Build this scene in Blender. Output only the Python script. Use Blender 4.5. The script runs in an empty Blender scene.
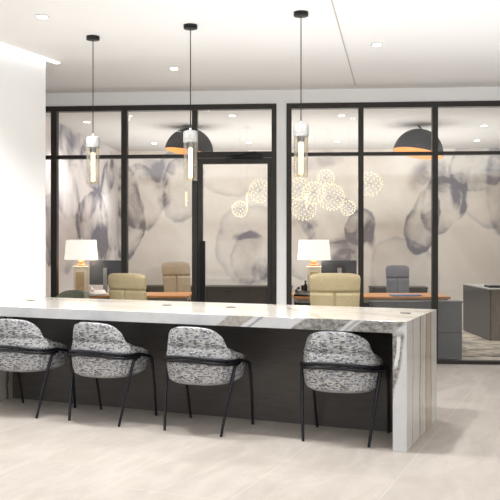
import bpy, math, random
from mathutils import Vector, Matrix, Euler
random.seed(7)
S = 1.15                      # survey units -> metres (all lengths below are in survey units)
C = bpy.context.scene.collection
PI = math.pi
def R(d): return math.radians(d)

# ------------------------------------------------------------------ materials
def new_mat(name):
    m = bpy.data.materials.new(name); m.use_nodes = True
    nt = m.node_tree; nt.nodes.clear()
    out = nt.nodes.new('ShaderNodeOutputMaterial')
    return m, nt, out
def lk(nt, a, b): nt.links.new(a, b)
def mth(nt, op, a, b=None, c=None, clamp=False):
    n = nt.nodes.new('ShaderNodeMath'); n.operation = op; n.use_clamp = clamp
    for i, v in enumerate((a, b, c)):
        if v is None: continue
        if isinstance(v, (int, float)): n.inputs[i].default_value = v
        else: lk(nt, v, n.inputs[i])
    return n.outputs[0]
def smooth(nt, x, a, b, lo=0.0, hi=1.0):
    n = nt.nodes.new('ShaderNodeMapRange'); n.interpolation_type = 'SMOOTHSTEP'
    lk(nt, x, n.inputs['Value'])
    for k, v in (('From Min', a), ('From Max', b), ('To Min', lo), ('To Max', hi)): n.inputs[k].default_value = v
    return n.outputs[0]
def mixc(nt, f, a, b, mode='MIX'):
    n = nt.nodes.new('ShaderNodeMix'); n.data_type = 'RGBA'; n.blend_type = mode
    if isinstance(f, (int, float)): n.inputs[0].default_value = f
    else: lk(nt, f, n.inputs[0])
    for v, i in ((a, 6), (b, 7)):
        if isinstance(v, tuple): n.inputs[i].default_value = (*v, 1)
        else: lk(nt, v, n.inputs[i])
    return n.outputs[2]
def texco(nt, kind='Object'):
    n = nt.nodes.new('ShaderNodeTexCoord')
    return n.outputs[kind]
def mapping(nt, v, scale=(1,1,1), loc=(0,0,0), rot=(0,0,0)):
    n = nt.nodes.new('ShaderNodeMapping'); lk(nt, v, n.inputs[0])
    n.inputs['Scale'].default_value = scale; n.inputs['Location'].default_value = loc; n.inputs['Rotation'].default_value = rot
    return n.outputs[0]
def noise(nt, v, scale, detail=3, rough=.5, dist=0, out='Fac'):
    n = nt.nodes.new('ShaderNodeTexNoise'); lk(nt, v, n.inputs['Vector'])
    n.inputs['Scale'].default_value = scale; n.inputs['Detail'].default_value = detail
    n.inputs['Roughness'].default_value = rough; n.inputs['Distortion'].default_value = dist
    return n.outputs[out]
def principled(nt, out, col, rough=.5, metal=0, spec=.5, emis=None, estr=0, bump=None, bstr=.1):
    p = nt.nodes.new('ShaderNodeBsdfPrincipled')
    if isinstance(col, tuple): p.inputs['Base Color'].default_value = (*col, 1)
    else: lk(nt, col, p.inputs['Base Color'])
    if isinstance(rough, (int, float)): p.inputs['Roughness'].default_value = rough
    else: lk(nt, rough, p.inputs['Roughness'])
    p.inputs['Metallic'].default_value = metal
    p.inputs['Specular IOR Level'].default_value = spec
    if emis: p.inputs['Emission Color'].default_value = (*emis, 1); p.inputs['Emission Strength'].default_value = estr
    if bump is not None:
        b = nt.nodes.new('ShaderNodeBump'); b.inputs['Strength'].default_value = bstr; b.inputs['Distance'].default_value = .01
        lk(nt, bump, b.inputs['Height']); lk(nt, b.outputs[0], p.inputs['Normal'])
    lk(nt, p.outputs[0], out.inputs[0]); return p
def srgb(r, g, b):
    f = lambda c: (c/255/12.92) if c/255 <= .04045 else ((c/255+.055)/1.055)**2.4
    return (f(r), f(g), f(b))
def plain(name, col, rough=.5, metal=0, spec=.5, var=.06, nscale=12, emis=None, estr=0, bstr=.0):
    m, nt, out = new_mat(name)
    n = noise(nt, texco(nt), nscale, 4)
    v = smooth(nt, n, .3, .7)
    dark = tuple(c*(1-var) for c in col); lite = tuple(min(1, c*(1+var)) for c in col)
    principled(nt, out, mixc(nt, v, dark, lite), rough, metal, spec, emis, estr, n if bstr else None, bstr)
    return m
def emit(name, col, s, cam=None):
    m, nt, out = new_mat(name)
    e = nt.nodes.new('ShaderNodeEmission'); e.inputs[0].default_value = (*col, 1); e.inputs[1].default_value = s
    lk(nt, e.outputs[0], out.inputs[0]); return m

M = {}
M['ceiling'] = plain('ceiling_paint', srgb(244,243,242), .9, var=.012, nscale=1.2)
M['wall'] = plain('wall_paint', srgb(244,244,244), .85, var=.01, nscale=1)
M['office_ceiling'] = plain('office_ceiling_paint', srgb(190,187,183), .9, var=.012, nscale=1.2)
M['frame'] = plain('dark_bronze_frame', srgb(46,43,40), .45, .3, var=.08)
M['black'] = plain('black_metal', srgb(24,24,26), .4, .5, var=.1)
M['legmetal'] = plain('black_powder_coat', srgb(26,27,33), .38, .4, var=.1)
M['concrete'] = plain('pale_concrete', srgb(158,157,154), .9, var=.14, nscale=45, bstr=.3)
M['wood'] = plain('orange_oak', srgb(205,140,82), .4, var=.08, nscale=7)
M['credenza'] = plain('dark_credenza', srgb(58,52,48), .5, var=.1)
M['desk_grey'] = plain('grey_laminate', srgb(92,95,98), .5, var=.06)
M['desk_lite'] = plain('pale_grey_laminate', srgb(165,163,158), .5, var=.04)
M['cab_side'] = plain('charcoal_laminate', srgb(74,72,70), .6, var=.08)
M['leather'] = plain('beige_leather', srgb(186,170,132), .55, var=.05, nscale=30, bstr=.1)
M['leather2'] = plain('taupe_leather', srgb(170,150,122), .55, var=.05, nscale=30, bstr=.1)
M['greyleather'] = plain('grey_fabric', srgb(128,128,134), .8, var=.06, nscale=30)
M['olive'] = plain('olive_fabric', srgb(112,114,98), .9, var=.25, nscale=60)
M['copper'] = plain('copper', srgb(214,140,98), .25, .9, var=.05)
M['lampbase'] = plain('cream_ceramic', srgb(232,224,208), .25, var=.05, nscale=20)
M['amber'] = plain('amber_glass_block', srgb(190,165,120), .15, var=.1)
M['steel'] = plain('brushed_steel', srgb(190,190,192), .3, .8, var=.05)
M['screen'] = plain('monitor_back', srgb(60,66,76), .25, .1, var=.1)
M['blue'] = plain('reflection_blue', srgb(88,124,176), .6, var=.05)
M['gold'] = plain('gold_leaf', srgb(232,160,80), .4, .2, var=.1, emis=srgb(250,170,85), estr=.42)
M['dome'] = plain('charcoal_dome', srgb(17,18,23), .7, 0, .12, var=.06)
M['white_p'] = plain('white_plastic', srgb(225,222,218), .5, var=.03)
M['slot'] = emit('light_slot', (1, .985, .96), 5)
M['down'] = emit('downlight_glow', (1, .97, .92), 9)
M['fil'] = emit('filament_glow', (1, .80, .50), 14)
M['spark'] = emit('spark_glow', (1, .88, .62), 1.6)
M['shade'] = plain('lamp_shade_linen', srgb(250,246,238), .9, var=.02, emis=(1,.95,.86), estr=.85)

def glass_mat(name, tint, refl, rough=0):
    m, nt, out = new_mat(name)
    t = nt.nodes.new('ShaderNodeBsdfTransparent'); t.inputs[0].default_value = (*tint, 1)
    g = nt.nodes.new('ShaderNodeBsdfGlossy'); g.inputs['Roughness'].default_value = rough
    g.inputs[0].default_value = (1,1,1,1)
    lw = nt.nodes.new('ShaderNodeLayerWeight'); lw.inputs[0].default_value = .25
    n = noise(nt, texco(nt), 1.5, 1)
    f = mth(nt, 'MULTIPLY_ADD', lw.outputs['Facing'], .5, refl)
    f = mth(nt, 'MULTIPLY_ADD', n, .004, f, clamp=True)
    mx = nt.nodes.new('ShaderNodeMixShader'); lk(nt, f, mx.inputs[0])
    lk(nt, t.outputs[0], mx.inputs[1]); lk(nt, g.outputs[0], mx.inputs[2]); lk(nt, mx.outputs[0], out.inputs[0])
    return m
M['glass'] = glass_mat('partition_glass', (.97,.975,.97), .035)
M['jar'] = glass_mat('pendant_glass', (.95,.93,.88), .06)

# woven tweed: rows of little random dashes (uses UVs measured along the cloth)
def tweed():
    m, nt, out = new_mat('black_white_tweed')
    uv = texco(nt, 'UV')
    w = noise(nt, mapping(nt, uv, (1,1,1)), 60, 1, out='Color')
    va = nt.nodes.new('ShaderNodeVectorMath'); va.operation = 'MULTIPLY_ADD'
    lk(nt, w, va.inputs[0]); va.inputs[1].default_value = (.004,.0012,0); lk(nt, uv, va.inputs[2])
    b = nt.nodes.new('ShaderNodeTexBrick'); lk(nt, va.outputs[0], b.inputs['Vector'])
    b.inputs['Color1'].default_value = (0,0,0,1); b.inputs['Color2'].default_value = (1,1,1,1); b.inputs['Mortar'].default_value = (.62,.62,.62,1)
    b.inputs['Scale'].default_value = 1; b.inputs['Mortar Size'].default_value = .0009; b.inputs['Mortar Smooth'].default_value = .3
    b.inputs['Brick Width'].default_value = .018; b.inputs['Row Height'].default_value = .0086; b.offset = .43; b.squash = 1
    r = nt.nodes.new('ShaderNodeValToRGB'); lk(nt, b.outputs[0], r.inputs[0])
    e = r.color_ramp; e.interpolation = 'CONSTANT'
    e.elements[0].color = (*srgb(42,42,50),1); e.elements[0].position = 0
    e.elements[1].position = .20; e.elements[1].color = (*srgb(112,115,125),1)
    for p, c in ((.32,(150,152,156)),(.50,(176,175,172)),(.68,(196,194,189)),(.88,(138,142,154))):
        x = e.elements.new(p); x.color = (*srgb(*c),1)
    n2 = noise(nt, mapping(nt, uv, (60,190,1)), 1, 2)
    c = mixc(nt, smooth(nt, n2, .35, .65, 0, .3), r.outputs[0], srgb(130,133,140))
    principled(nt, out, c, .95, spec=.2, bump=n2, bstr=.4)
    return m
M['tweed'] = tweed()

# floor: big stone tiles laid square with the counter
def floor_mat():
    m, nt, out = new_mat('stone_tile')
    o = mapping(nt, texco(nt), (1/S,1/S,1/S), rot=(0,0,0))
    sh = mapping(nt, o, (1,1,1), loc=(.08+.30,.35,0), rot=(0,0,R(22.9-90)))
    b = nt.nodes.new('ShaderNodeTexBrick'); lk(nt, sh, b.inputs['Vector'])
    b.inputs['Color1'].default_value = (.2,.2,.2,1); b.inputs['Color2'].default_value = (.8,.8,.8,1)
    b.inputs['Mortar'].default_value = (.5,.5,.5,1); b.inputs['Scale'].default_value = 1
    b.inputs['Mortar Size'].default_value = .006; b.inputs['Mortar Smooth'].default_value = .4; b.inputs['Brick Width'].default_value = 1.3; b.inputs['Row Height'].default_value = .65
    b.offset = .5
    per = mixc(nt, b.outputs[0], srgb(164,155,146), srgb(172,164,155))
    st = mapping(nt, sh, (1.0,3.0,1))
    n1 = smooth(nt, noise(nt, st, 1.6, 6, .6, 1.2), .32, .7)
    n2 = smooth(nt, noise(nt, mapping(nt, sh, (1,1.6,1)), 5, 5, .65, .6), .35, .75)
    c = mixc(nt, n1, per, srgb(182,174,165))
    c = mixc(nt, mth(nt, 'MULTIPLY', n2, .28), c, srgb(152,142,132))
    c = mixc(nt, mth(nt, 'MULTIPLY', b.outputs['Fac'], .55), c, srgb(190,181,171))
    principled(nt, out, c, .42, spec=.35)
    return m
M['floor'] = floor_mat()
M['carpet'] = plain('office_carpet', srgb(186,176,164), .95, var=.12, nscale=9)
def rug_mat():
    m, nt, out = new_mat('distressed_rug')
    o = texco(nt)
    n = smooth(nt, noise(nt, mapping(nt, o, (1.6,1.9,1)), 2.2, 6, .7, .8), .42, .6)
    n2 = noise(nt, o, 26, 3)
    c = mixc(nt, n, srgb(96,98,96), srgb(196,182,160))
    c = mixc(nt, mth(nt,'MULTIPLY',n2,.5), c, srgb(150,140,126))
    principled(nt, out, c, 1, bump=n2, bstr=.4)
    return m
M['rug'] = rug_mat()

# marble of the counter, in the counter's own frame: x along (0 = right end), y depth, z up
def marble():
    m, nt, out = new_mat('veined_marble')
    o = mapping(nt, texco(nt), (1/S,1/S,1/S))
    sp = nt.nodes.new('ShaderNodeSeparateXYZ'); lk(nt, o, sp.inputs[0]); x, y, z = sp.outputs
    ge = nt.nodes.new('ShaderNodeTexCoord'); gn = nt.nodes.new('ShaderNodeSeparateXYZ'); lk(nt, ge.outputs['Normal'], gn.inputs[0])
    front = smooth(nt, mth(nt,'MULTIPLY',gn.outputs[1],-1), .5, .8)
    end = smooth(nt, mth(nt,'ABSOLUTE',gn.outputs[0]), .5, .8)
    top = smooth(nt, gn.outputs[2], .5, .8)
    wob = noise(nt, o, 3.0, 4, .6)
    wob2 = noise(nt, o, 14, 4, .6)
    wb = mth(nt, 'MULTIPLY_ADD', mth(nt,'SUBTRACT',wob,.5), .22, mth(nt,'MULTIPLY',mth(nt,'SUBTRACT',wob2,.5),.05))
    def band(c, ctr, w, soft):
        d = mth(nt, 'ABSOLUTE', mth(nt, 'SUBTRACT', c, ctr))
        return smooth(nt, d, w+soft, w)
    # front face: diagonal bands; coordinate skews with height
    xd = mth(nt, 'ADD', mth(nt,'MULTIPLY_ADD', mth(nt,'SUBTRACT',z,.725), -1.4, x), mth(nt,'MULTIPLY',wb,.35))
    base_f = mixc(nt, smooth(nt, noise(nt, o, 9, 5, .6), .4, .75, 0, .5), srgb(198,199,200), srgb(178,180,184))
    spk = smooth(nt, noise(nt, mapping(nt, o, (1,1,1.6), rot=(0,R(35),0)), 22, 5, .75), .38, .62)
    grey = mixc(nt, spk, srgb(98,98,96), srgb(158,156,152))
    grey2 = mixc(nt, spk, srgb(148,144,137), srgb(170,166,159))
    hi = smooth(nt, z, .60, .66)                       # bands belong to the slab edge
    f = mixc(nt, mth(nt,'MULTIPLY',band(xd,-1.09,.075,.02),hi), base_f, grey2)
    f = mixc(nt, mth(nt,'MULTIPLY',band(xd,-.52,.13,.03),hi), f, grey)
    f = mixc(nt, mth(nt,'MULTIPLY',band(xd,-.17,.11,.04),hi), f, grey)
    f = mixc(nt, mth(nt,'MULTIPLY',band(xd,-.95,.008,.006),hi), f, srgb(150,152,156))
    f = mixc(nt, mth(nt,'MULTIPLY',band(xd,-.33,.012,.006),hi), f, srgb(160,160,160))
    # leg strip under the slab: swirl of grey with a white crescent, fading to white below
    legx = mth(nt,'ADD', x, mth(nt,'MULTIPLY',wb,.25))
    lim = smooth(nt, z, .20, .72, -.085, -.01)
    sw = smooth(nt, mth(nt,'SUBTRACT', lim, legx), -.006, .012)
    sw = mth(nt, 'MULTIPLY', sw, smooth(nt, x, -.2, -.1))
    sw = mth(nt, 'MULTIPLY', sw, smooth(nt, z, .72, .66))
    f = mixc(nt, sw, f, grey)
    cr = band(mth(nt,'ADD', legx, mth(nt,'MULTIPLY',mth(nt,'POWER',mth(nt,'ABSOLUTE',mth(nt,'SUBTRACT',z,.66)),2),1.0)), -.046, .008, .006)
    cr = mth(nt,'MULTIPLY',cr, mth(nt,'MULTIPLY', smooth(nt, z, .46,.52), smooth(nt, z, .68,.66)))
    f = mixc(nt, cr, f, srgb(212,212,212))
    # end face: upright veins
    yv = mth(nt, 'ADD', y, mth(nt,'MULTIPLY',wb,.5))
    e = mixc(nt, smooth(nt, noise(nt, mapping(nt, o, (1,6,.6)), 2.2, 5, .6), .4, .7, 0, .45), srgb(206,203,198), srgb(188,184,177))
    for ctr, w, s, c, a in ((.17,.006,.012,(150,146,138),.7),(.40,.009,.012,(112,106,98),.9),(.47,.03,.03,(196,184,166),.7),
                            (.60,.014,.02,(122,108,92),.9),(.66,.05,.04,(176,160,138),.85),(.76,.014,.02,(140,126,108),.8)):
        e = mixc(nt, mth(nt,'MULTIPLY',band(yv,ctr,w,s),a), e, srgb(*c))
    # top: cream, warm broad clouds
    t = mixc(nt, smooth(nt, noise(nt, mapping(nt, o, (.9,2.4,1)), 1.8, 5, .55, .6), .42, .72), srgb(204,199,189), srgb(184,175,160))
    t = mixc(nt, mth(nt,'MULTIPLY',band(mth(nt,'MULTIPLY_ADD',y,.7,mth(nt,'ADD',x,wb)), -.5, .03, .04),.5), t, srgb(160,147,128))
    c = mixc(nt, top, mixc(nt, end, f, e), t)
    principled(nt, out, c, .14, spec=.5)
    return m
M['marble'] = marble()
def panel_mat():
    m, nt, out = new_mat('dark_wood_panel')
    n = noise(nt, mapping(nt, texco(nt), (1.2,1.2,14)), 3, 5, .6)
    principled(nt, out, mixc(nt, smooth(nt,n,.3,.7), srgb(74,70,67), srgb(83,78,75)), .36, spec=.4)
    return m
M['panel'] = panel_mat()
def woodgrain(name, a, b):
    m, nt, out = new_mat(name)
    n = noise(nt, mapping(nt, texco(nt), (10,10,1.2)), 3, 5, .6)
    principled(nt, out, mixc(nt, smooth(nt,n,.3,.7), srgb(*a), srgb(*b)), .5)
    return m
M['cab_front'] = woodgrain('grey_brown_veneer', (112,100,90), (134,121,109))

# mural: translucent smoky petals on cream (petal list in wall coordinates: along, height, radii, tilt, strength, edge power)
def mural(name, axis, petals, base, dark=(100,88,95)):
    m, nt, out = new_mat(name)
    o = mapping(nt, texco(nt), (1/S,1/S,1/S))
    wn = noise(nt, o, 1.3, 4, .55, out='Color')
    va = nt.nodes.new('ShaderNodeVectorMath'); va.operation = 'MULTIPLY_ADD'
    lk(nt, wn, va.inputs[0]); va.inputs[1].default_value = (.36,.36,.36); lk(nt, o, va.inputs[2])
    sb = nt.nodes.new('ShaderNodeVectorMath'); sb.operation='SUBTRACT'; lk(nt, va.outputs[0], sb.inputs[0]); sb.inputs[1].default_value = (.18,.18,.18)
    sp = nt.nodes.new('ShaderNodeSeparateXYZ'); lk(nt, sb.outputs[0], sp.inputs[0])
    X = sp.outputs[axis]; Z = sp.outputs[2]
    cloud = smooth(nt, noise(nt, o, .9, 5, .6, .8), .35, .7)
    acc = None
    for (cx, cz, rx, rz, rot, s, pw) in petals:
        dx = mth(nt,'SUBTRACT',X,cx); dz = mth(nt,'SUBTRACT',Z,cz); c, sn = math.cos(R(rot)), math.sin(R(rot))
        u = mth(nt,'MULTIPLY_ADD',dx,c/rx, mth(nt,'MULTIPLY',dz,sn/rx))
        v = mth(nt,'MULTIPLY_ADD',dz,c/rz, mth(nt,'MULTIPLY',dx,-sn/rz))
        r2 = mth(nt,'ADD',mth(nt,'MULTIPLY',u,u),mth(nt,'MULTIPLY',v,v))
        ins = smooth(nt, r2, 1.12, .88) if pw > 1.3 else smooth(nt, r2, 1.35, .0)
        val = mth(nt,'MULTIPLY', mth(nt,'MULTIPLY_ADD', mth(nt,'POWER',mth(nt,'MINIMUM',r2,1.0),pw) , s if pw > 1.3 else s*.1, s*(.30 if pw > 1.3 else .8)), ins)
        acc = val if acc is None else mth(nt,'ADD',acc,val)
    cl2 = smooth(nt, noise(nt, o, 2.2, 4, .6, .5), .32, .68, .15, 1.35)
    acc = mth(nt,'MULTIPLY',acc,cl2)
    acc = mth(nt,'MINIMUM',mth(nt,'MULTIPLY',acc,1.05),.85)
    bc = mixc(nt, mth(nt,'MULTIPLY',cloud,.55), srgb(*base), srgb(base[0]-28,base[1]-38,base[2]-42))
    hue = mixc(nt, smooth(nt, noise(nt, o, 1.1, 2), .4, .6), srgb(*dark), srgb(dark[0]-8, dark[1]+2, dark[2]+12))
    principled(nt, out, mixc(nt, acc, bc, hue), .8, spec=.2)
    return m

# ------------------------------------------------------------------ geometry helper
class MB:
    def __init__(s): s.v=[]; s.f=[]; s.uv={}; s.sm=[]
    def add(s, verts, faces, smooth=False, uvs=None):
        b = len(s.v); s.v += [tuple(v) for v in verts]
        for i, f in enumerate(faces):
            s.f.append(tuple(b+k for k in f)); s.sm.append(smooth)
            if uvs: s.uv[len(s.f)-1] = [uvs[k] for k in f]
    def box(s, x0,x1,y0,y1,z0,z1, mat=None):
        vs=[(x0,y0,z0),(x1,y0,z0),(x1,y1,z0),(x0,y1,z0),(x0,y0,z1),(x1,y0,z1),(x1,y1,z1),(x0,y1,z1)]
        if mat: vs=[mat@Vector(v) for v in vs]
        s.add(vs,[(0,3,2,1),(4,5,6,7),(0,1,5,4),(1,2,6,5),(2,3,7,6),(3,0,4,7)])
        return s
    def tube(s, pts, r, n=10, closed=False):
        pts=[Vector(p) for p in pts]; N=len(pts); rs = r if isinstance(r,(list,tuple)) else [r]*N
        vs=[]; up=None
        for i,p in enumerate(pts):
            if closed: t=(pts[(i+1)%N]-pts[i-1])
            else: t=(pts[min(i+1,N-1)]-pts[max(i-1,0)])
            t.normalize()
            if up is None:
                a=Vector((0,0,1)) if abs(t.z)<.9 else Vector((1,0,0)); up=(a-t*a.dot(t)).normalized()
            else: up=(up-t*up.dot(t)).normalized()
            w=t.cross(up)
            for k in range(n):
                an=2*PI*k/n; vs.append(p+(up*math.cos(an)+w*math.sin(an))*rs[i])
        fs=[]
        for i in range(N if closed else N-1):
            j=(i+1)%N
            for k in range(n): fs.append((i*n+k,i*n+(k+1)%n,j*n+(k+1)%n,j*n+k))
        if not closed: fs.append(tuple(range(n))[::-1]); fs.append(tuple((N-1)*n+k for k in range(n)))
        s.add(vs,fs,True); return s
    def lathe(s, prof, n=32, c=(0,0,0), mat=None, cap=True):
        vs=[]; N=len(prof)
        for (r,z) in prof:
            for k in range(n):
                a=2*PI*k/n; v=Vector((c[0]+r*math.cos(a),c[1]+r*math.sin(a),c[2]+z)); vs.append(mat@v if mat else v)
        fs=[(i*n+k,i*n+(k+1)%n,(i+1)*n+(k+1)%n,(i+1)*n+k) for i in range(N-1) for k in range(n)]
        if cap: fs.append(tuple(range(n))[::-1]); fs.append(tuple((N-1)*n+k for k in range(n)))
        s.add(vs,fs,True); return s
    def build(s, name, mat, parent=None, bevel=0, sub=0):
        me=bpy.data.meshes.new(name); me.from_pydata([(a*S,b*S,c*S) for a,b,c in s.v],[],s.f)
        if s.uv:
            l=me.uv_layers.new(name='UVMap')
            for fi,p in enumerate(me.polygons):
                if fi in s.uv:
                    for li,u in zip(p.loop_indices,s.uv[fi]): l.data[li].uv=(u[0]*S,u[1]*S)
        for p,sm in zip(me.polygons,s.sm): p.use_smooth=sm
        me.materials.append(mat); me.update()
        o=bpy.data.objects.new(name,me); C.objects.link(o)
        if parent: o.parent=parent
        if bevel:
            b=o.modifiers.new('bevel','BEVEL'); b.width=bevel*S; b.segments=3; b.limit_method='ANGLE'; b.angle_limit=R(40)
        if sub:
            u=o.modifiers.new('sub','SUBSURF'); u.levels=sub; u.render_levels=sub
        if any(s.sm) and not sub:
            me.set_sharp_from_angle(angle=R(38))
        return o
def tag(o, label=None, cat=None, group=None, kind=None):
    for k,v in (('label',label),('category',cat),('group',group),('kind',kind)):
        if v: o[k]=v
    return o
def thing(name, loc, rz, label, cat, group=None):
    o=bpy.data.objects.new(name,None); o.empty_display_size=.1; C.objects.link(o)
    o.location=Vector(loc)*S; o.rotation_euler=(0,0,rz)
    return tag(o,label,cat,group)
def put(o, loc, rz=0):
    o.location=Vector(loc)*S; o.rotation_euler=(0,0,rz); return o
def dup(root, loc, rz, label, group=None):
    r=root.copy(); C.objects.link(r); r.location=Vector(loc)*S; r.rotation_euler=(0,0,rz); r['label']=label
    if group: r['group']=group
    for ch in list(root.children):
        c=ch.copy(); C.objects.link(c); c.parent=r; c.matrix_parent_inverse=ch.matrix_parent_inverse.copy()
        for g in list(ch.children):
            d=g.copy(); C.objects.link(d); d.parent=c
    return r
def struct(o): o['kind']='structure'; return o

CAMZ, F = 1.218, 820.0
CEIL, OCEIL = 2.78, 2.67
# glass partition line: along direction wd, normal wn (pointing into the office)
WA = R(-4.3)
wd = Vector((math.cos(WA), math.sin(WA), 0)); wn = Vector((-math.sin(WA), math.cos(WA), 0))
W0 = Vector((0, 8.40, 0))

# ------------------------------------------------------------------ shell
struct(MB().box(-6,6.5,-5,8.40+.6,-.05,0).build('floor', M['floor']))
oc = struct(put(MB().box(-3.5,6.0,0.06,6.2,.0,.004).build('floor_office', M['carpet']), W0, WA))
struct(MB().box(-6,6.5,-5,8.95,CEIL,CEIL+.06).build('ceiling', M['ceiling']))
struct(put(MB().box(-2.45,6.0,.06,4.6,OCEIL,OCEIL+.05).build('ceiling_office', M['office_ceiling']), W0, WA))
# control joint across the lobby ceiling, a thin strip in its own grey
tj = MB().tube([(.525,5.27,CEIL+.001),(1.04,8.1,CEIL+.001)], .006, 6); struct(tj.build('trim_1', plain('joint_grey', srgb(196,192,188), .9)))

cr = R(-22.9)
B0 = Vector((.911, 4.77, 0)); ux = Vector((math.cos(cr), math.sin(cr), 0)); vy = Vector((-math.sin(cr), math.cos(cr), 0))
def cpos(x, v, z=0): return B0+ux*x+vy*v+Vector((0,0,z))
# white wall block the counter runs into
wl = MB().box(-4.6,-3.305,-1.6,1.01,0,CEIL); struct(put(wl.build('wall_left', M['wall'], bevel=.003), B0, cr))
# bright slot where that wall meets the ceiling
sl = put(MB().box(-3.30,-3.262,-1.6,1.15,-.004,.004).build('linear_light', M['slot']), cpos(0,0,CEIL-.005), cr)
tag(sl, 'thin white linear light set in the ceiling along the top of the white wall', 'ceiling light')

# lobby walls out of frame
struct(MB().box(6.3,6.5,-5,8.2,0,CEIL).build('wall_right', M['wall']))
struct(MB().box(-6.2,-6,-5,9,0,CEIL).build('wall_far_left', M['wall']))
struct(MB().box(-6,6.5,-5.2,-5,0,CEIL).build('wall_back', M['wall']))

# drywall around the glass: pier, head and right return, in the partition's frame
def tpx(px):
    k=(px-250)/F                     # where the sight line through that column meets the partition
    t=(k*W0.y)/(wd.x-k*wd.y); return t
T = {k:tpx(v) for k,v in dict(L=40,a=46,m1=51,m1b=56.8,m2=121.3,m2b=127,m3=192,g0=202.6,g1=267.4,r1=276.5,l2=286.5,l2b=291.5,n1=358.4,n1b=363.6,n2=432.2,n2b=438,n3=507,n3b=513,n4=582,n4b=588).items()}
FT=2.642; FB=.035; TR0,TR1=2.094,2.132
TL=-2.75
wf=MB().box(TL-1.2,6.3,0,.12,FT,CEIL); wf.box(T['r1'],T['l2'],0,.12,0,FT); wf.box(T['n4b'],6.3,0,.12,0,FT); wf.box(TL-1.2,TL,0,.12,0,FT)
struct(put(wf.build('wall_front', M['wall']), W0, WA))
# left window unit
def unit(name, x0, x1, muls, door=None):
    # x0,x1 outer jamb edges; muls list of (a,b) mullions
    f=MB(); f.box(x0,x1,-.015,.075,FT-.055,FT)
    for a,b in muls: f.box(a,b,-.01,.07,0 if False else .0,FT-.05)
    return f
f1=unit('w', TL, T['r1'], [(TL,TL+.05),(T['m1'],T['m1b']),(T['m2'],T['m2b']),(T['m3'],T['m3']+.055),(T['r1']-.05,T['r1'])])
edges=[TL+.05,T['m1'],T['m1b'],T['m2'],T['m2b'],T['m3']]
for i in range(0,6,2):
    f1.box(edges[i],edges[i+1],-.005,.065,TR0,TR1); f1.box(edges[i],edges[i+1],-.01,.07,0,FB)
f1.box(T['m3']+.055,T['r1']-.05,-.008,.07,2.095,2.155)
w1=struct(put(f1.build('window_1', M['frame'], bevel=.002), W0, WA))
def pane(parent,a,b,z0,z1): MB().box(a,b,.028,.034,z0,z1).build('pane', M['glass'], parent)
for i in range(0,6,2):
    pane(w1,edges[i],edges[i+1],FB,TR0); pane(w1,edges[i],edges[i+1],TR1,FT-.05)
pane(w1,T['m3']+.055,T['r1']-.05,2.155,FT-.05)
# door leaf
d0,d1=T['m3']+.058,T['r1']-.053
fd=MB().box(d0,T['g0'],.0,.055,.012,2.09).box(T['g1'],d1,.0,.055,.012,2.09).box(T['g0'],T['g1'],.0,.055,2.03,2.09).box(T['g0'],T['g1'],.0,.055,.012,.12)
dr=struct(put(fd.build('door_1', M['frame'], bevel=.002), W0, WA))
MB().box(T['g0'],T['g1'],.022,.03,.12,2.03).build('pane', M['glass'], dr)
h=MB().box(T['g0']-.028,T['g0']+.032,-.045,-.02,.55,1.24); h.box(T['g0']-.02,T['g0'],-.02,0,.62,.65); h.box(T['g0']-.02,T['g0'],-.02,0,1.15,1.18)
h.build('door_handle', M['black'], dr, bevel=.004)
cl=MB().box(T['g0']+.30,T['g0']+.62,-.05,0,2.085,2.13); cl.tube([(T['g0']+.34,-.04,2.11),(T['g0']+.28,-.10,2.10),(T['g0']+.55,-.05,2.145)],.008); cl.tube([(T['g0']+.28,-.1,2.10),(T['g0']+.25,-.02,2.06)],.008)
cl.build('door_closer', M['black'], dr, bevel=.004)
# right window unit
f2=unit('w', T['l2'], T['n4b'], [(T['l2'],T['l2b']),(T['n1'],T['n1b']),(T['n2'],T['n2b']),(T['n3'],T['n3b']),(T['n4'],T['n4b'])])
e2=[T['l2b'],T['n1'],T['n1b'],T['n2'],T['n2b'],T['n3'],T['n3b'],T['n4']]
for i in range(0,8,2): f2.box(e2[i],e2[i+1],-.005,.065,TR0+.01,TR1+.008); f2.box(e2[i],e2[i+1],-.01,.07,0,FB)
w2=struct(put(f2.build('window_2', M['frame'], bevel=.002), W0, WA))
for i in range(0,8,2): pane(w2,e2[i],e2[i+1],FB,TR0+.01); pane(w2,e2[i],e2[i+1],TR1+.008,FT-.05)

# office walls with mural. side wall local frame: y = distance from glass; back wall local x along
BD = 4.4; SX = -2.42
def backpx(px,py):
    k=(px-250)/F; o=W0+wn*BD; t=(k*o.y-o.x)/(wd.x-k*wd.y); p=o+wd*t
    return t, CAMZ-(py-243)/F*p.y, p.y/F
def sidepx(px,py):
    k=(px-250)/F; o=W0+wd*SX; t=(k*o.y-o.x)/(wn.x-k*wn.y); p=o+wn*t
    return t, CAMZ-(py-243)/F*p.y, p.y
def bp(px,py,rx,ry,rot,s,pw):
    a,z,m=backpx(px,py); return (a,z,rx*m,ry*m,rot,s,pw)
def sp_(px,py,rx,ry,s,pw):
    a0,_,_=sidepx(px-rx,py); a1,_,_=sidepx(px+rx,py); a,z,Y=sidepx(px,py)
    return ((a0+a1)/2,z,(a1-a0)/2,ry*Y/F,0,s,pw)
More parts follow.
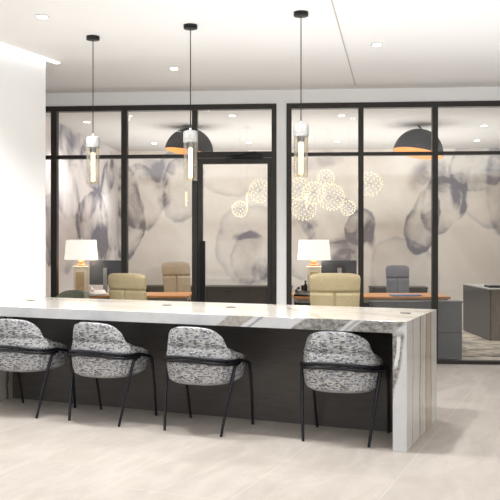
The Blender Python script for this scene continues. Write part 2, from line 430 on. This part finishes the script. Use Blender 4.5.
# smoky circles of the mural on the back wall
back=[bp(160,187,8,24,5,1.0,.6), bp(182,191,22,33,-8,.6,4), bp(139,196,24,34,12,.6,4), bp(124,213,19,46,0,.9,5), bp(150,170,18,14,-15,.45,1.2), bp(181,163,20,14,10,.4,1.5),
      bp(251,246,35,40,0,.35,9), bp(250,258,21,28,0,.45,5), bp(245,234,14,4.2,-6,.6,.8), bp(232,172,34,26,0,.25,3), bp(262,270,12,12,0,.45,1),
      bp(460,192,8,25,4,1.0,.5), bp(477,165,26,29,-10,.6,3), bp(433,177,27,19,6,.75,1), bp(443,205,22,28,-25,.55,3), bp(422,222,17,33,-14,.65,2), bp(492,186,36,42,0,.4,14), bp(520,180,36,60,0,.45,4),
      bp(371,237,6,17,10,1.0,.6), bp(359,228,17,19,0,.6,2.5), bp(344,262,20,11,12,1.0,.8), bp(350,243,24,12,12,.7,1.2), bp(330,221,30,24,0,.35,4), bp(311,227,6,14,10,.7,.8), bp(404,276,35,38,0,.35,12), bp(322,160,40,9,14,.45,1), bp(300,250,18,30,0,.35,3)]
side=[sp_(92,222,16,30,.8,3), sp_(99,247,13,24,1.0,1.2), sp_(112,205,12,44,.6,5), sp_(63,140,14,22,.7,1.2), sp_(62,215,18,60,.4,5), sp_(98,165,17,30,.5,2), sp_(75,190,24,30,.3,3), sp_(50,230,7,38,.7,2), sp_(84,140,16,20,.5,1.2)]
wbk=MB().box(SX-.1,6.0,BD,BD+.1,0,OCEIL+.05); struct(put(wbk.build('wall_office_back', mural('mural_back',0,back,(232,226,216))), W0, WA))
wsd=MB().box(SX-.1,SX,.06,BD,0,OCEIL+.05); struct(put(wsd.build('wall_office_left', mural('mural_side',1,side,(230,224,222),(90,82,92))), W0, WA))
struct(put(MB().box(5.9,6.0,.06,BD,0,OCEIL+.05).build('wall_office_right', M['wall']), W0, WA))

# ------------------------------------------------------------------ reception counter
ct=thing('reception_counter', B0, cr, 'long veined marble waterfall reception counter with a dark front panel', 'counter')
W=.97; H=.76; L=3.295; TH=.071
MB().box(-L,0,0,W,H-TH,H).build('countertop', M['marble'], ct, bevel=.002)
MB().box(-.082,0,0,W,0,H-TH).build('end_panel', M['marble'], ct, bevel=.002)
MB().box(-L,-L+.08,0,W,0,H-TH).build('end_panel', M['marble'], ct, bevel=.002)
MB().box(-L+.08,-.082,.47,.50,0,H-TH).build('front_panel', M['panel'], ct)
for x in (-.129,-1.376,-1.893,-3.12):
    g=MB().lathe([(.036,0),(.036,.003),(.031,.005),(.020,.0045),(.018,.003)],24,(x,.565,H)); g.build('cable_grommet', M['steel'] if False else plain('grommet_grey', srgb(110,106,100), .4, .5), ct)

# ------------------------------------------------------------------ barrel chairs
A_,CY,BB,BF=.240,-.04,.225,.235
def plan(th, sc=1.0, grow=0.0):
    a=A_*sc+grow; b=(BB if math.cos(th)>0 else BF)*sc+grow
    s,c=math.sin(th),math.cos(th); n=2.35 if c>0 else 2.35+1.5*min(1,-c*1.6)
    x=a*math.copysign(abs(s)**(2/n),s); y=CY-b*math.copysign(abs(c)**(2/n),c)
    return x,y
def topz(t):     # t in degrees from the back
    t=abs(t)
    k=min(1,t/64); dome=.555+.130*math.sqrt(max(0,1-k**2.6))
    if t<64: return dome
    k=min(1,(t-64)/(132-64)); return .555-.105*k
def chair(name, mats, loc, rz, label, group):
    t=thing(name, loc, rz, label, 'chair', group)
    # seat body
    mb=MB(); n=56; prof=[(.60,.312),(.80,.314),(.885,.326),(.93,.350),(.955,.39),(.955,.425),(.92,.452),(.84,.463),(.5,.466)]
    vs=[];uv=[]
    for (sc,z) in prof:
        for k in range(n+1):
            th=2*PI*k/n; x,y=plan(th,sc); vs.append((x,y,z)); uv.append((th*.24, z if z<.44 else z+(1-sc)*.25) if z>.32 else (x,y))
    fs=[(i*(n+1)+k,i*(n+1)+k+1,(i+1)*(n+1)+k+1,(i+1)*(n+1)+k) for i in range(len(prof)-1) for k in range(n)]
    mb.add(vs,fs,True,uv)
    mb.add([vs[k] for k in range(n)],[tuple(range(n))[::-1]],True,[(vs[k][0],vs[k][1]) for k in range(n)])
    o=(len(prof)-1)*(n+1); mb.add([vs[o+k] for k in range(n)],[tuple(range(n))],True,[(vs[o+k][0],vs[o+k][1]) for k in range(n)])
    mb.build('seat', mats, t)
    # wraparound back
    mb=MB(); TH0=132; steps=80; sec=[]
    for i in range(steps+1):
        td=-TH0+2*TH0*i/steps; th=R(td); tz=topz(td); sm=min(.555,tz)
        endk=min(1,(TH0-abs(td))/7.0); endk=math.sqrt(max(.02,1-(1-endk)**2)); tk=.052*endk
        L_=[(.93,.335),(.972,.37),(1.0,.42),(1.008,.42+(sm-.42)*.55),(.985,sm-.008),(.972,sm)]
        up=max(tz-.555,0)
        g=min(1,up/.06); L_[-2]=(.985-.02*g,sm-.006); L_[-1]=(.972-.045*g,sm)
        L_+=[(1.0-.03*g,sm+up*.12),(.985-.018*g,sm+up*.45),(.965-.008*g,sm+up*.80),(.945,sm+up*.95+.0)]
        row=[]
        for q,(sc,z) in enumerate(L_):
            x,y=plan(th,sc); row.append((x,y,z if up>0 or q<5 else sm+.001*(q-5)))
        row.append((*plan(th,.925,-tk*.35),tz))
        row.append((*plan(th,.93,-tk*.7),tz-.004))
        row.append((*plan(th,.945,-tk),max(tz-.03,.43)))
        row.append((*plan(th,.97,-tk-.006),.45)); row.append((*plan(th,.95,-tk-.01),.36))
        sec.append(row)
    m_=len(sec[0]); vs=[p for r in sec for p in r]
    uv=[]
    for i,r in enumerate(sec):
        acc=0; th=R(-TH0+2*TH0*i/steps)
        for q,p in enumerate(r): uv.append((th*.25+ .013, p[2] if q<10 else 2*r[10][2]-p[2]+.05))
    fs=[(i*m_+q,(i+1)*m_+q,(i+1)*m_+(q+1)%m_,i*m_+(q+1)%m_) for i in range(steps) for q in range(m_)]
    mb.add(vs,fs,True,uv)
    mb.add(sec[0],[tuple(range(m_))],True,[(p[1],p[2]) for p in sec[0]]); mb.add(sec[-1],[tuple(range(m_))[::-1]],True,[(p[1],p[2]) for p in sec[-1]])
    mb.build('backrest', mats, t)
    # metal hoop round the back
    def hoop(g,z,zf,f_end,a=90):
        pts=[]
        for i in range(41):
            th=R(-a+2*a*i/40); x,y=plan(th,1.0,g); k=abs(math.sin(th)); pts.append((x,y,z-(z-zf)*.5*k**2))
        L0=pts[0]; R0=pts[-1]
        pts=[(L0[0],f_end,zf+.003),(L0[0],f_end*.5+L0[1]*.5,zf+(z-zf)*.3)]+pts+[(R0[0],f_end*.5+R0[1]*.5,zf+(z-zf)*.3),(R0[0],f_end,zf+.003)]
        return pts
    r=.0122
    MB().tube(hoop(.010,.495,.435,.085),.0105).build('back_rail', M['legmetal'], t)
    MB().tube(hoop(.012,.470,.418,-.085,88)[1:-1],.0095).build('lower_rail', M['legmetal'], t)
    for sx in (-1,1):
        x=sx*.250
        MB().tube([(x,.08,.438),(x,.107,.433),(x,.122,.422),(x-sx*.001,.129,.402),(sx*.247,.165,.22),(sx*.237,.203,0)],[.0108,.0108,.0108,.0108,.0105,.009]).build('leg', M['legmetal'], t)
        MB().tube([(sx*.252,-.03,.447),(sx*.251,-.065,.443),(sx*.249,-.085,.430),(sx*.246,-.098,.405),(sx*.228,-.155,.22),(sx*.205,-.205,0)],[.0108,.0108,.0108,.0108,.0105,.009]).build('leg', M['legmetal'], t)
    return t
G='tweed barrel chairs along the counter'
c4=chair('barrel_chair', M['tweed'], (.592,5.151,0), R(-21.5), 'tweed barrel chair nearest the marble end panel of the counter', G)
dup(c4,(-.282,5.4245,0),R(-25),'black and white tweed barrel chair, second from the marble end panel',G)
dup(c4,(-.964,5.71,0),R(-26.0),'tweed barrel chair third from the marble end panel, second from the white wall',G)
dup(c4,(-1.59,5.965,0),R(-23.2),'tweed barrel chair nearest the white wall, cut by the left edge of the photo',G)
green=chair('tub_chair', M['olive'], (-1.84,7.9,0), R(150), 'olive green tub chair showing its rounded top over the far left of the counter', None)
green.scale=(1.1,1.1,1.1)

def plight(loc,e,col,r=.05):
    l=bpy.data.lights.new('lamp_bulb','POINT'); l.energy=e; l.color=col; l.shadow_soft_size=r
    o=bpy.data.objects.new('lamp_bulb',l); C.objects.link(o); o.location=Vector(loc)*S
# ------------------------------------------------------------------ pendants
def pendant(loc,label):
    t=thing('pendant_light', loc, 0, label, 'pendant light', 'glass and concrete pendants over the counter')
    z0=loc[2]
    MB().lathe([(.045,-.028),(.05,-.026),(.05,0)],32,(0,0,0)).build('canopy', M['black'], t)
    MB().tube([(0,0,-.028),(0,0,-.755)],.0035,8).build('cord', M['black'], t)
    MB().lathe([(.004,-.735),(.010,-.745),(.012,-.757)],16).build('cord_grip', M['steel'], t)
    MB().lathe([(.030,-.842),(.050,-.842),(.052,-.838),(.052,-.772),(.049,-.762),(.036,-.757),(.010,-.755)],36).build('concrete_cap', M['concrete'], t, bevel=0)
    MB().lathe([(.024,-.875),(.024,-.842)],24).build('socket', M['black'], t)
    j=MB().lathe([(.049,-.842),(.049,-1.113),(.0465,-1.115),(.0465,-.842)],40,cap=False); j.build('glass_cylinder', M['jar'], t)
    b=MB().lathe([(.010,-.875),(.016,-.890),(.0165,-1.085),(.012,-1.105),(.003,-1.112)],20); bo=b.build('bulb', M['jar'], t)
    fl=MB()
    for k in range(4):
        a=k*PI/2; q=.009
        fl.tube([(q*math.cos(a),q*math.sin(a),-.885),(q*math.cos(a+.6),q*math.sin(a+.6),-1.09)],.0052,6)
    fl.build('filament', M['fil'], bo)
    return t
p1=pendant((-1.187,6.2,CEIL),'pendant light nearest the white wall, concrete cap over a clear glass cylinder')
dup(p1,(-.4266,5.877,CEIL),0,'middle pendant light of the three, hanging in front of the door edge')
dup(p1,(.3452,5.55,CEIL),0,'rightmost and largest looking of the three glass cylinder pendant lights')

# ------------------------------------------------------------------ downlights
def spot(name, loc, power, size=R(120), blend=.8, rad=.05, col=(.98,.985,1)):
    l=bpy.data.lights.new(name,'SPOT'); l.energy=power; l.spot_size=size; l.spot_blend=blend; l.shadow_soft_size=rad; l.color=col
    o=bpy.data.objects.new(name,l); C.objects.link(o); o.location=Vector(loc)*S; return o
first=None
def downlight(loc,label,group):
    global first
    if first is None:
        t=thing('downlight',loc,0,label,'downlight',group)
        MB().box(-.042,.042,-.042,.042,-.006,0).build('trim_ring', M['white_p'], t, bevel=.003)
        MB().box(-.030,.030,-.030,.030,-.009,-.0061).build('lens', M['down'], t)
        first=t
    else: t=dup(first,loc,0,label,group)
    return t
LB='recessed downlights in the lobby ceiling'
for x,y,lab in ((-1.43,5.64,'recessed downlight above the white wall, upper left'),(-.678,7.32,'small recessed downlight on the lobby ceiling between the left two pendants'),(.997,6.44,'recessed downlight on the lobby ceiling right of the tallest pendant')):
    downlight((x,y,CEIL-.001),lab,LB); spot('lobby_spot',(x,y,CEIL-.03),130)
LO='recessed downlights in the office ceiling'
for x,y,lab,p in ((-.2,9.3,'downlight seen through the pane above the door, nearer one',30),(-.014,11.8,'downlight seen through the pane above the door, lower one over the closer',30),
      (1.04,9.3,'upper downlight behind the top pane right of the white pier',30),(1.24,11.67,'lower downlight behind the top pane right of the white pier',30),
      (2.88,10.1,'upper downlight behind the rightmost top pane',30),(3.2,11.56,'lower downlight behind the rightmost top pane',30),
      (-1.39,11.9,'downlight left of the left dome, just above the transom',30),(-1.95,9.8,'downlight behind the top pane beside the white wall',25)):
    downlight((x,y,OCEIL-.001),lab,LO); spot('office_spot',(x,y,OCEIL-.03),p*3.6)
# more lobby ceiling lamps, out of frame
for x,y,p in ((-2.6,3.2,60),(-.6,3.0,60),(1.6,3.2,60),(3.4,4.6,60),(3.2,6.9,60),(0,.2,60),(-3,0,60),(3,0,60)):
    spot('lobby_spot',(x,y,CEIL-.03),p*.55,rad=.08)

# spark balls and domes in the office
def spark(name,loc,rad,label,n):
    t=thing(name,loc,0,label,'pendant light','ball lights of tiny glowing points')
    rnd=random.Random(int(rad*1e4)+n); pts=[]
    for i in range(n):
        z=1-2*(i+.5)/n; a=i*2.39996; q=math.sqrt(1-z*z); k=rad*rnd.uniform(.92,1.0)
        pts.append(Vector((q*math.cos(a),q*math.sin(a),z))*k)
    rods=MB(); dots=MB()
    for p in pts:
        rods.tube([p*.06,p],.0003,3)
        e=.0085; o=[p+Vector(v)*e for v in ((1,0,0),(-1,0,0),(0,1,0),(0,-1,0),(0,0,1),(0,0,-1))]
        dots.add(o,[(0,2,4),(2,1,4),(1,3,4),(3,0,4),(2,0,5),(1,2,5),(3,1,5),(0,3,5)])
    rods.build('rods',M['steel'],t)['kind']='stuff'
    d=dots.build('light_points',M['spark'],t); d['kind']='stuff'
    MB().lathe([(.002,-.018),(.016,-.008),(.018,0),(.016,.008),(.002,.018)],14).build('hub',M['steel'],t)
    MB().tube([(0,0,.015),(0,0,OCEIL-loc[2])],.0012,5).build('wire',M['steel'],t)
def at(px,py,Y): return ((px-250)/F*Y, Y, CAMZ-(py-243)/F*Y)
def sphere_at(px,py,r,Y,label,n): spark('spark_ball',at(px,py,Y),r*Y/F,label,n)
sphere_at(326,178,9,10.5,'small ball of light points at the top of the ball cluster',72)
sphere_at(331,197,14,10.9,'large ball of light points on the right of the ball cluster',152)
sphere_at(314,193,12,10.2,'ball of light points in the middle of the ball cluster',120)
sphere_at(299,189,12,10.8,'ball of light points beside the jamb right of the white pier',104)
sphere_at(304,208,13,11.3,'lowest ball of light points, above the right lamp',120)
sphere_at(370,184,12.5,10.4,'lone ball of light points crossed by a dark mullion',88)
sphere_at(348,208,8,10.4,'smallest ball of light points, low left of the mullion',64)
sphere_at(240,209,8.5,10.6,'small ball of light points hanging behind the middle of the door glass',88)
sphere_at(260,191,12,11.0,'ball of light points half hidden by the right stile of the door',104)

def dome(loc,label,rx,ry):
    t=thing('dome_pendant',loc,0,label,'pendant light','dark half dome pendants with gold linings')
    r=.305; rot=Euler((rx,ry,0)).to_matrix().to_4x4()
    pr=[(r*math.cos(R(a)),r*math.sin(R(a))) for a in range(0,89,4)]+[(.012,r)]
    MB().lathe(pr,56,mat=rot,cap=False).build('outer_shell',M['dome'],t)
    pi=[(a*.985,b*.985-.001) for a,b in pr]
    MB().lathe(pi,56,mat=rot,cap=False).build('gold_lining',M['gold'],t)
    MB().tube([rot@Vector((0,0,r-.01)),Vector((0,0,OCEIL-loc[2]))],.012,8).build('stem',M['black'],t)
dome(at(418,153.5,10.1),'dark half dome pendant with an orange gold lining behind the right hand panes',R(-4),R(11))
dome(at(189,152.5,10.3),'dark half dome pendant behind the middle pendant light and door corner',R(-2),R(9))

# ------------------------------------------------------------------ office furniture
def desk(x0,x1,y0,label,panel_to=None):
    t=thing('desk',(0,0,0),0,label,'desk')
    MB().box(x0,x1,y0,y0+.68,.625,.65).build('desktop',M['wood'],t,bevel=.003)
    MB().box(x0+.02,x1-.02,y0+.04,y0+.64,.585,.624).build('apron',M['desk_lite'],t)
    for x in (x0+.03,x1-.07):
        for y in (y0+.04,y0+.60): MB().box(x,x+.04,y,y+.04,0,.585).build('leg',M['black'],t)
    return t
dL=desk(-2.0,-.66,8.82,'orange oak desk behind the glass left of the door')
MB().box(-1.95,-.70,8.84,8.86,.2,.585).build('front_panel',M['credenza'],dL)
dR=desk(.47,2.12,8.66,'orange oak desk behind the glass right of the white pier')
MB().box(.50,1.3,8.70,8.72,.2,.585).build('front_panel',M['credenza'],dR)
lc=thing('low_cabinet',(0,0,0),0,'long dark grey low cabinet standing right behind the glass, in front of the wooden desk','cabinet')
MB().box(1.25,2.19,8.47,8.60,.02,.60).build('body',M['desk_grey'],lc,bevel=.003)
MB().box(1.24,2.20,8.465,8.605,.60,.615).build('top',M['desk_grey'],lc,bevel=.002)
MB().box(1.26,2.18,8.466,8.47,.29,.296).build('drawer_gap',M['black'],lc)
def credenza(x0,x1,y,label):
    t=thing('credenza',W0+wn*(y)+Vector((0,0,0)),WA,label,'credenza')
    MB().box(x0,x1,0,.4,.04,.545).build('body',M['credenza'],t,bevel=.003)
    MB().box(x0-.01,x1+.01,-.015,.4,.545,.565).build('top',M['credenza'],t,bevel=.002)
    MB().box(x0+.03,x1-.03,.03,.37,0,.04).build('plinth',M['black'],t)
    n=max(1,round((x1-x0)/.62)); w=(x1-x0)/n
    for k in range(n):
        for z0,z1 in ((.05,.30),(.31,.54)):
            d=MB().box(x0+k*w+.005,x0+(k+1)*w-.005,-.012,0,z0,z1).build('drawer',M['credenza'],t,bevel=.002)
            MB().box(x0+(k+.5)*w-.06,x0+(k+.5)*w+.06,-.025,-.012,z1-.05,z1-.04).build('drawer_pull',M['black'],d)
credenza(-2.2,.33,3.85,'long dark credenza against the mural wall, seen behind the door glass')
credenza(1.5,2.33,3.85,'dark credenza against the mural wall behind the grey chair')
pd=thing('cabinet',(2.95,10.09,.0145),0,'grey wood cabinet standing on the rug at the right edge of the photo','cabinet')
MB().box(0,.02,0,1.26,0,.625).build('side_panel',M['cab_side'],pd)
MB().box(.02,1.1,0,1.26,0,.62).build('body',M['cab_front'],pd,bevel=.002)
MB().box(0,1.1,-.01,1.26,.625,.64).build('top',M['desk_lite'],pd,bevel=.002)
nb=MB().box(.05,.36,.18,.42,.64,.668); tag(put(nb.build('laptop',M['black'],bevel=.005),(2.95,10.09,.0150)),'closed black laptop lying on the grey wood cabinet','laptop')
rg=MB(); 
pts=[]; N=40
x0,x1,y0,y1=2.15,5.2,8.75,11.0
for i in range(N+1): pts.append((x0+(x1-x0)*i/N, y0+.03*math.sin(i*1.7)))
for i in range(N+1): pts.append((x1-(x1-x0)*i/N, y1+.03*math.sin(i*2.1)))
rg.add([(a,b,.006) for a,b in pts]+[(a,b,.014) for a,b in pts],[tuple(range(len(pts)))[::-1],tuple(range(len(pts),2*len(pts)))]+[(i,(i+1)%len(pts),len(pts)+(i+1)%len(pts),len(pts)+i) for i in range(len(pts))])
tag(rg.build('rug',M['rug']),'distressed grey and beige rug under the cabinet behind the right glass','rug')

def task_chair(loc,rz,label,m,h=.95,w=.22,tilt=8,name='task_chair',hz=.25):
    t=thing(name,loc,rz,label,'chair')
    # backrest: softly curved padded slab with a cross seam and centre seam
    mb=MB(); nx,nz=40,48; zb=.50; vs=[]
    def P(i,k,side):
        u=-1+2*i/nx; v=k/nz; wv=w*(1-.10*(1-v)) ; e=.012*(abs(u)**6+ (abs(2*v-1))**8)
        z=zb+(h-zb)*v; x=u*wv*(1-.05*max(0,(v-.9)/.1)**2)
        zc=z-(.02*abs(u)**5 if v>.9 else 0)
        y=-.20-.035*(1-u*u)-math.tan(R(tilt))*(z-zb)
        seam=.016*math.exp(-((v-.65)/.022)**2)+(.014*math.exp(-(u/.05)**2) if v<.65 else 0)
        th=.028-e-seam
        return (x,y+side*th,zc)
    for side in (-1,1):
        for k in range(nz+1):
            for i in range(nx+1): vs.append(P(i,k,side))
    o=(nx+1)*(nz+1); fs=[]
    for k in range(nz):
        for i in range(nx):
            a=k*(nx+1)+i; fs.append((a,a+1,a+nx+2,a+nx+1)); fs.append((o+a,o+a+nx+1,o+a+nx+2,o+a+1))
    rim=[i for i in range(nx+1)]+[k*(nx+1)+nx for k in range(1,nz+1)]+[nz*(nx+1)+i for i in range(nx-1,-1,-1)]+[k*(nx+1) for k in range(nz-1,0,-1)]
    for a,b in zip(rim,rim[1:]+rim[:1]): fs.append((b,a,o+a,o+b))
    mb.add(vs,fs,True); mb.build('backrest',m,t)
    s=MB().box(-w*.95,w*.95,-.19,.22,.37,.43); s.build('seat',m,t,bevel=.022)
    MB().lathe([(.03,.09),(.03,.25),(.018,.25),(.018,.37)],16).build('column',M['steel'],t)
    b=MB(); 
    for k in range(5):
        a=k*2*PI/5; b.tube([(0,0,.09),(.24*math.cos(a),.24*math.sin(a),.055)],[.02,.012],8)
        b.lathe([(.018,-.01),(.024,0),(.018,.01)],12,mat=Matrix.Translation((.24*math.cos(a),.24*math.sin(a),.026))@Matrix.Rotation(PI/2,4,'X'))
    b.build('star_base',M['steel'],t)
    for sx in (-1,1): MB().tube([(sx*(w-.005),.02,.38),(sx*(w+.018),.0,.44),(sx*(w+.018),-.02,.56),(sx*(w+.018),-.17,.60)],.010,8).build('armrest',M['steel'],t)
    return t
task_chair((-1.02,7.75,0),R(-30),'beige padded office chair behind the counter, in front of the left desk',M['leather'],h=.94,w=.215,tilt=4)
task_chair((.74,7.15,0),R(-6),'beige padded office chair behind the counter, right of the white pier',M['leather'],h=.965,w=.218,tilt=3)
task_chair((-.80,9.85,0),R(203),'taupe padded office chair behind the orange oak desk left of the door',M['leather2'],h=.985,w=.18,tilt=12)
task_chair((1.82,9.80,0),R(184),'grey office chair behind the desk on the right',M['greyleather'],h=.945,w=.145,tilt=5)
bf=MB().box(-.16,.16,-.08,.08,0,.012); tag(put(bf.build('blue_reflection',M['blue'],bevel=.003),(1.67,8.80,.6505),R(3)),'flat blue piece standing in for a reflection over the right desk in front of the grey chair','blue_reflection')  # thin blue slab stands in for a reflection in the glass

def lamp(loc,label):
    t=thing('table_lamp',loc,0,label,'lamp','cream table lamps with white drum shades')
    MB().box(-.078,.078,-.078,.078,0,.018).box(-.07,.07,-.07,.07,.018,.297).build('base',M['lampbase'],t,bevel=.006)
    MB().box(-.045,.045,-.074,-.0705,.05,.25).build('amber_inlay',M['amber'],t)
    MB().box(-.078,.078,-.078,.078,.297,.314).build('base_cap',M['lampbase'],t,bevel=.004)
    MB().lathe([(.062,.314),(.062,.324),(.035,.330),(.026,.342),(.038,.357),(.036,.372),(.012,.382),(.012,.42)],28).build('copper_neck',M['copper'],t)
    sh=MB().lathe([(.182,.385),(.164,.602),(.161,.602),(.179,.385)],48,cap=False); sh.lathe([(.012,.594),(.162,.596)],48,cap=False); sh.build('lamp_shade',M['shade'],t)
    MB().lathe([(.004,.594),(.004,.61),(.010,.618),(.004,.628)],12).build('finial',M['steel'],t)
    return t
la=lamp((-1.855,9.02,.651),'lit table lamp left of the left monitor, white drum shade on a cream base')
lb=dup(la,(.70,8.98,.651),0,'lit table lamp on the desk right of the white pier, white drum shade')
for q in ((-1.855,9.02,1.13),(.70,8.98,1.13)): plight(q,6,(1,.85,.65))

def monitor(loc,rz,label):
    t=thing('monitor',loc,rz,label,'monitor','monitors on the office desks')
    MB().box(-.20,.20,-.008,.012,.10,.375).build('panel',M['screen'],t,bevel=.006)
    MB().box(-.192,.192,.012,.013,.108,.367).build('display',M['black'],t)
    MB().box(-.022,.022,-.035,-.009,.008,.29).box(-.09,.09,-.09,.06,0,.008).build('stand',M['steel'],t,bevel=.003)
    return t
mo=monitor((-1.60,9.12,.651),R(-14),'computer monitor seen from behind beside the left lamp')
dup(mo,(.99,9.12,.651),R(6),'computer monitor between the right lamp and the mullion, mostly hidden by a beige chair')
def phone(loc,rz,label,m):
    t=thing('desk_phone',loc,rz,label,'telephone')
    b=MB(); b.add([(-.09,-.08,0),(.09,-.08,0),(.09,.08,0),(-.09,.08,0),(-.09,-.08,.02),(.09,-.08,.02),(.09,.08,.055),(-.09,.08,.055)],[(0,3,2,1),(4,5,6,7),(0,1,5,4),(1,2,6,5),(2,3,7,6),(3,0,4,7)])
    b.build('body',m,t,bevel=.004)
    MB().tube([(-.065,-.07,.055),(-.065,-.06,.066),(-.065,.05,.088),(-.065,.07,.080)],[.016,.012,.012,.016],10).build('handset',m,t)
phone((-1.652,8.90,.651),R(20),'pale desk telephone between the left lamp and its monitor',M['white_p'])
phone((.572,8.765,.651),R(-15),'black desk telephone at the left end of the right desk',M['black'])
ph=MB().lathe([(.026,0),(.028,.10),(.024,.10),(.024,.01)],20)
ph=ph.build('pen_holder',M['black']); put(ph,(.592,9.05,.651)); tag(ph,'small black pen holder beside the base of the right lamp','pen holder')
tb=tag(put(MB().lathe([(.02,0),(.02,.11),(.009,.125),(.009,.145),(.012,.147),(.012,.16)],18).build('bottle',M['black']),(.60,8.87,.651)),'slim black bottle in front of the right lamp base','bottle')

# ------------------------------------------------------------------ world, camera
w=bpy.data.worlds.new('World'); bpy.context.scene.world=w; w.use_nodes=True
nt=w.node_tree; bg=nt.nodes['Background']; bg.inputs[0].default_value=(.93,.96,1,1); bg.inputs[1].default_value=.8
def area(loc,sx,sy,e,up=True,col=(1,.995,.985),rz=0):  # added area fills without any fitting, to brighten ceilings and rooms
    al=bpy.data.lights.new('added_area_fill','AREA'); al.shape='RECTANGLE'; al.size=sx*S; al.size_y=sy*S; al.energy=e; al.color=col
    ao=bpy.data.objects.new('added_area_fill',al); C.objects.link(ao); ao.location=Vector(loc)*S; ao.rotation_euler=(PI if up else 0,0,rz)
area((.3,0,1.9),9,5.0,400,col=(.95,.975,1))
area((1.9,4.4,1.62),5.6,4.6,85,col=(.95,.975,1))
def fill_spot(loc,target,e,size=R(70)):  # added spot with no fitting, brightens the white wall on the left
    o=spot('added_wall_fill',loc,e,size,.9,.04,(.95,.975,1)); d=(Vector(target)-Vector(loc)); o.rotation_euler=d.to_track_quat('-Z','Y').to_euler()
fill_spot((1.2,1.5,2.7),(-1.9,6.6,1.1),120,R(60)); 
spot('lobby_spot',(.27,4.88,CEIL-.03),170); spot('lobby_spot',(-1.3,5.45,CEIL-.03),150); spot('lobby_spot',(-.5,5.15,CEIL-.03),120)
area((0,.5,2.72),8,4,45,up=False,col=(.93,.965,1))
area((.8,10.8,1.5),5.5,2.8,150,rz=WA,col=(1,.99,.98))
cam=bpy.data.cameras.new('Camera'); co=bpy.data.objects.new('Camera',cam); C.objects.link(co)
co.location=(0,0,CAMZ*S); co.rotation_euler=(R(90),0,0)
cam.sensor_width=36; cam.lens=F/500*36; cam.shift_y=-(250-243)/500; cam.clip_start=.05
bpy.context.scene.camera=co
vs=bpy.context.scene.view_settings; vs.view_transform='Standard'; vs.look='None'; vs.exposure=0.0
bpy.context.scene.cycles.max_bounces=10; bpy.context.scene.cycles.transparent_max_bounces=24
bpy.context.scene.cycles.sample_clamp_indirect=4; bpy.context.scene.cycles.caustics_reflective=False
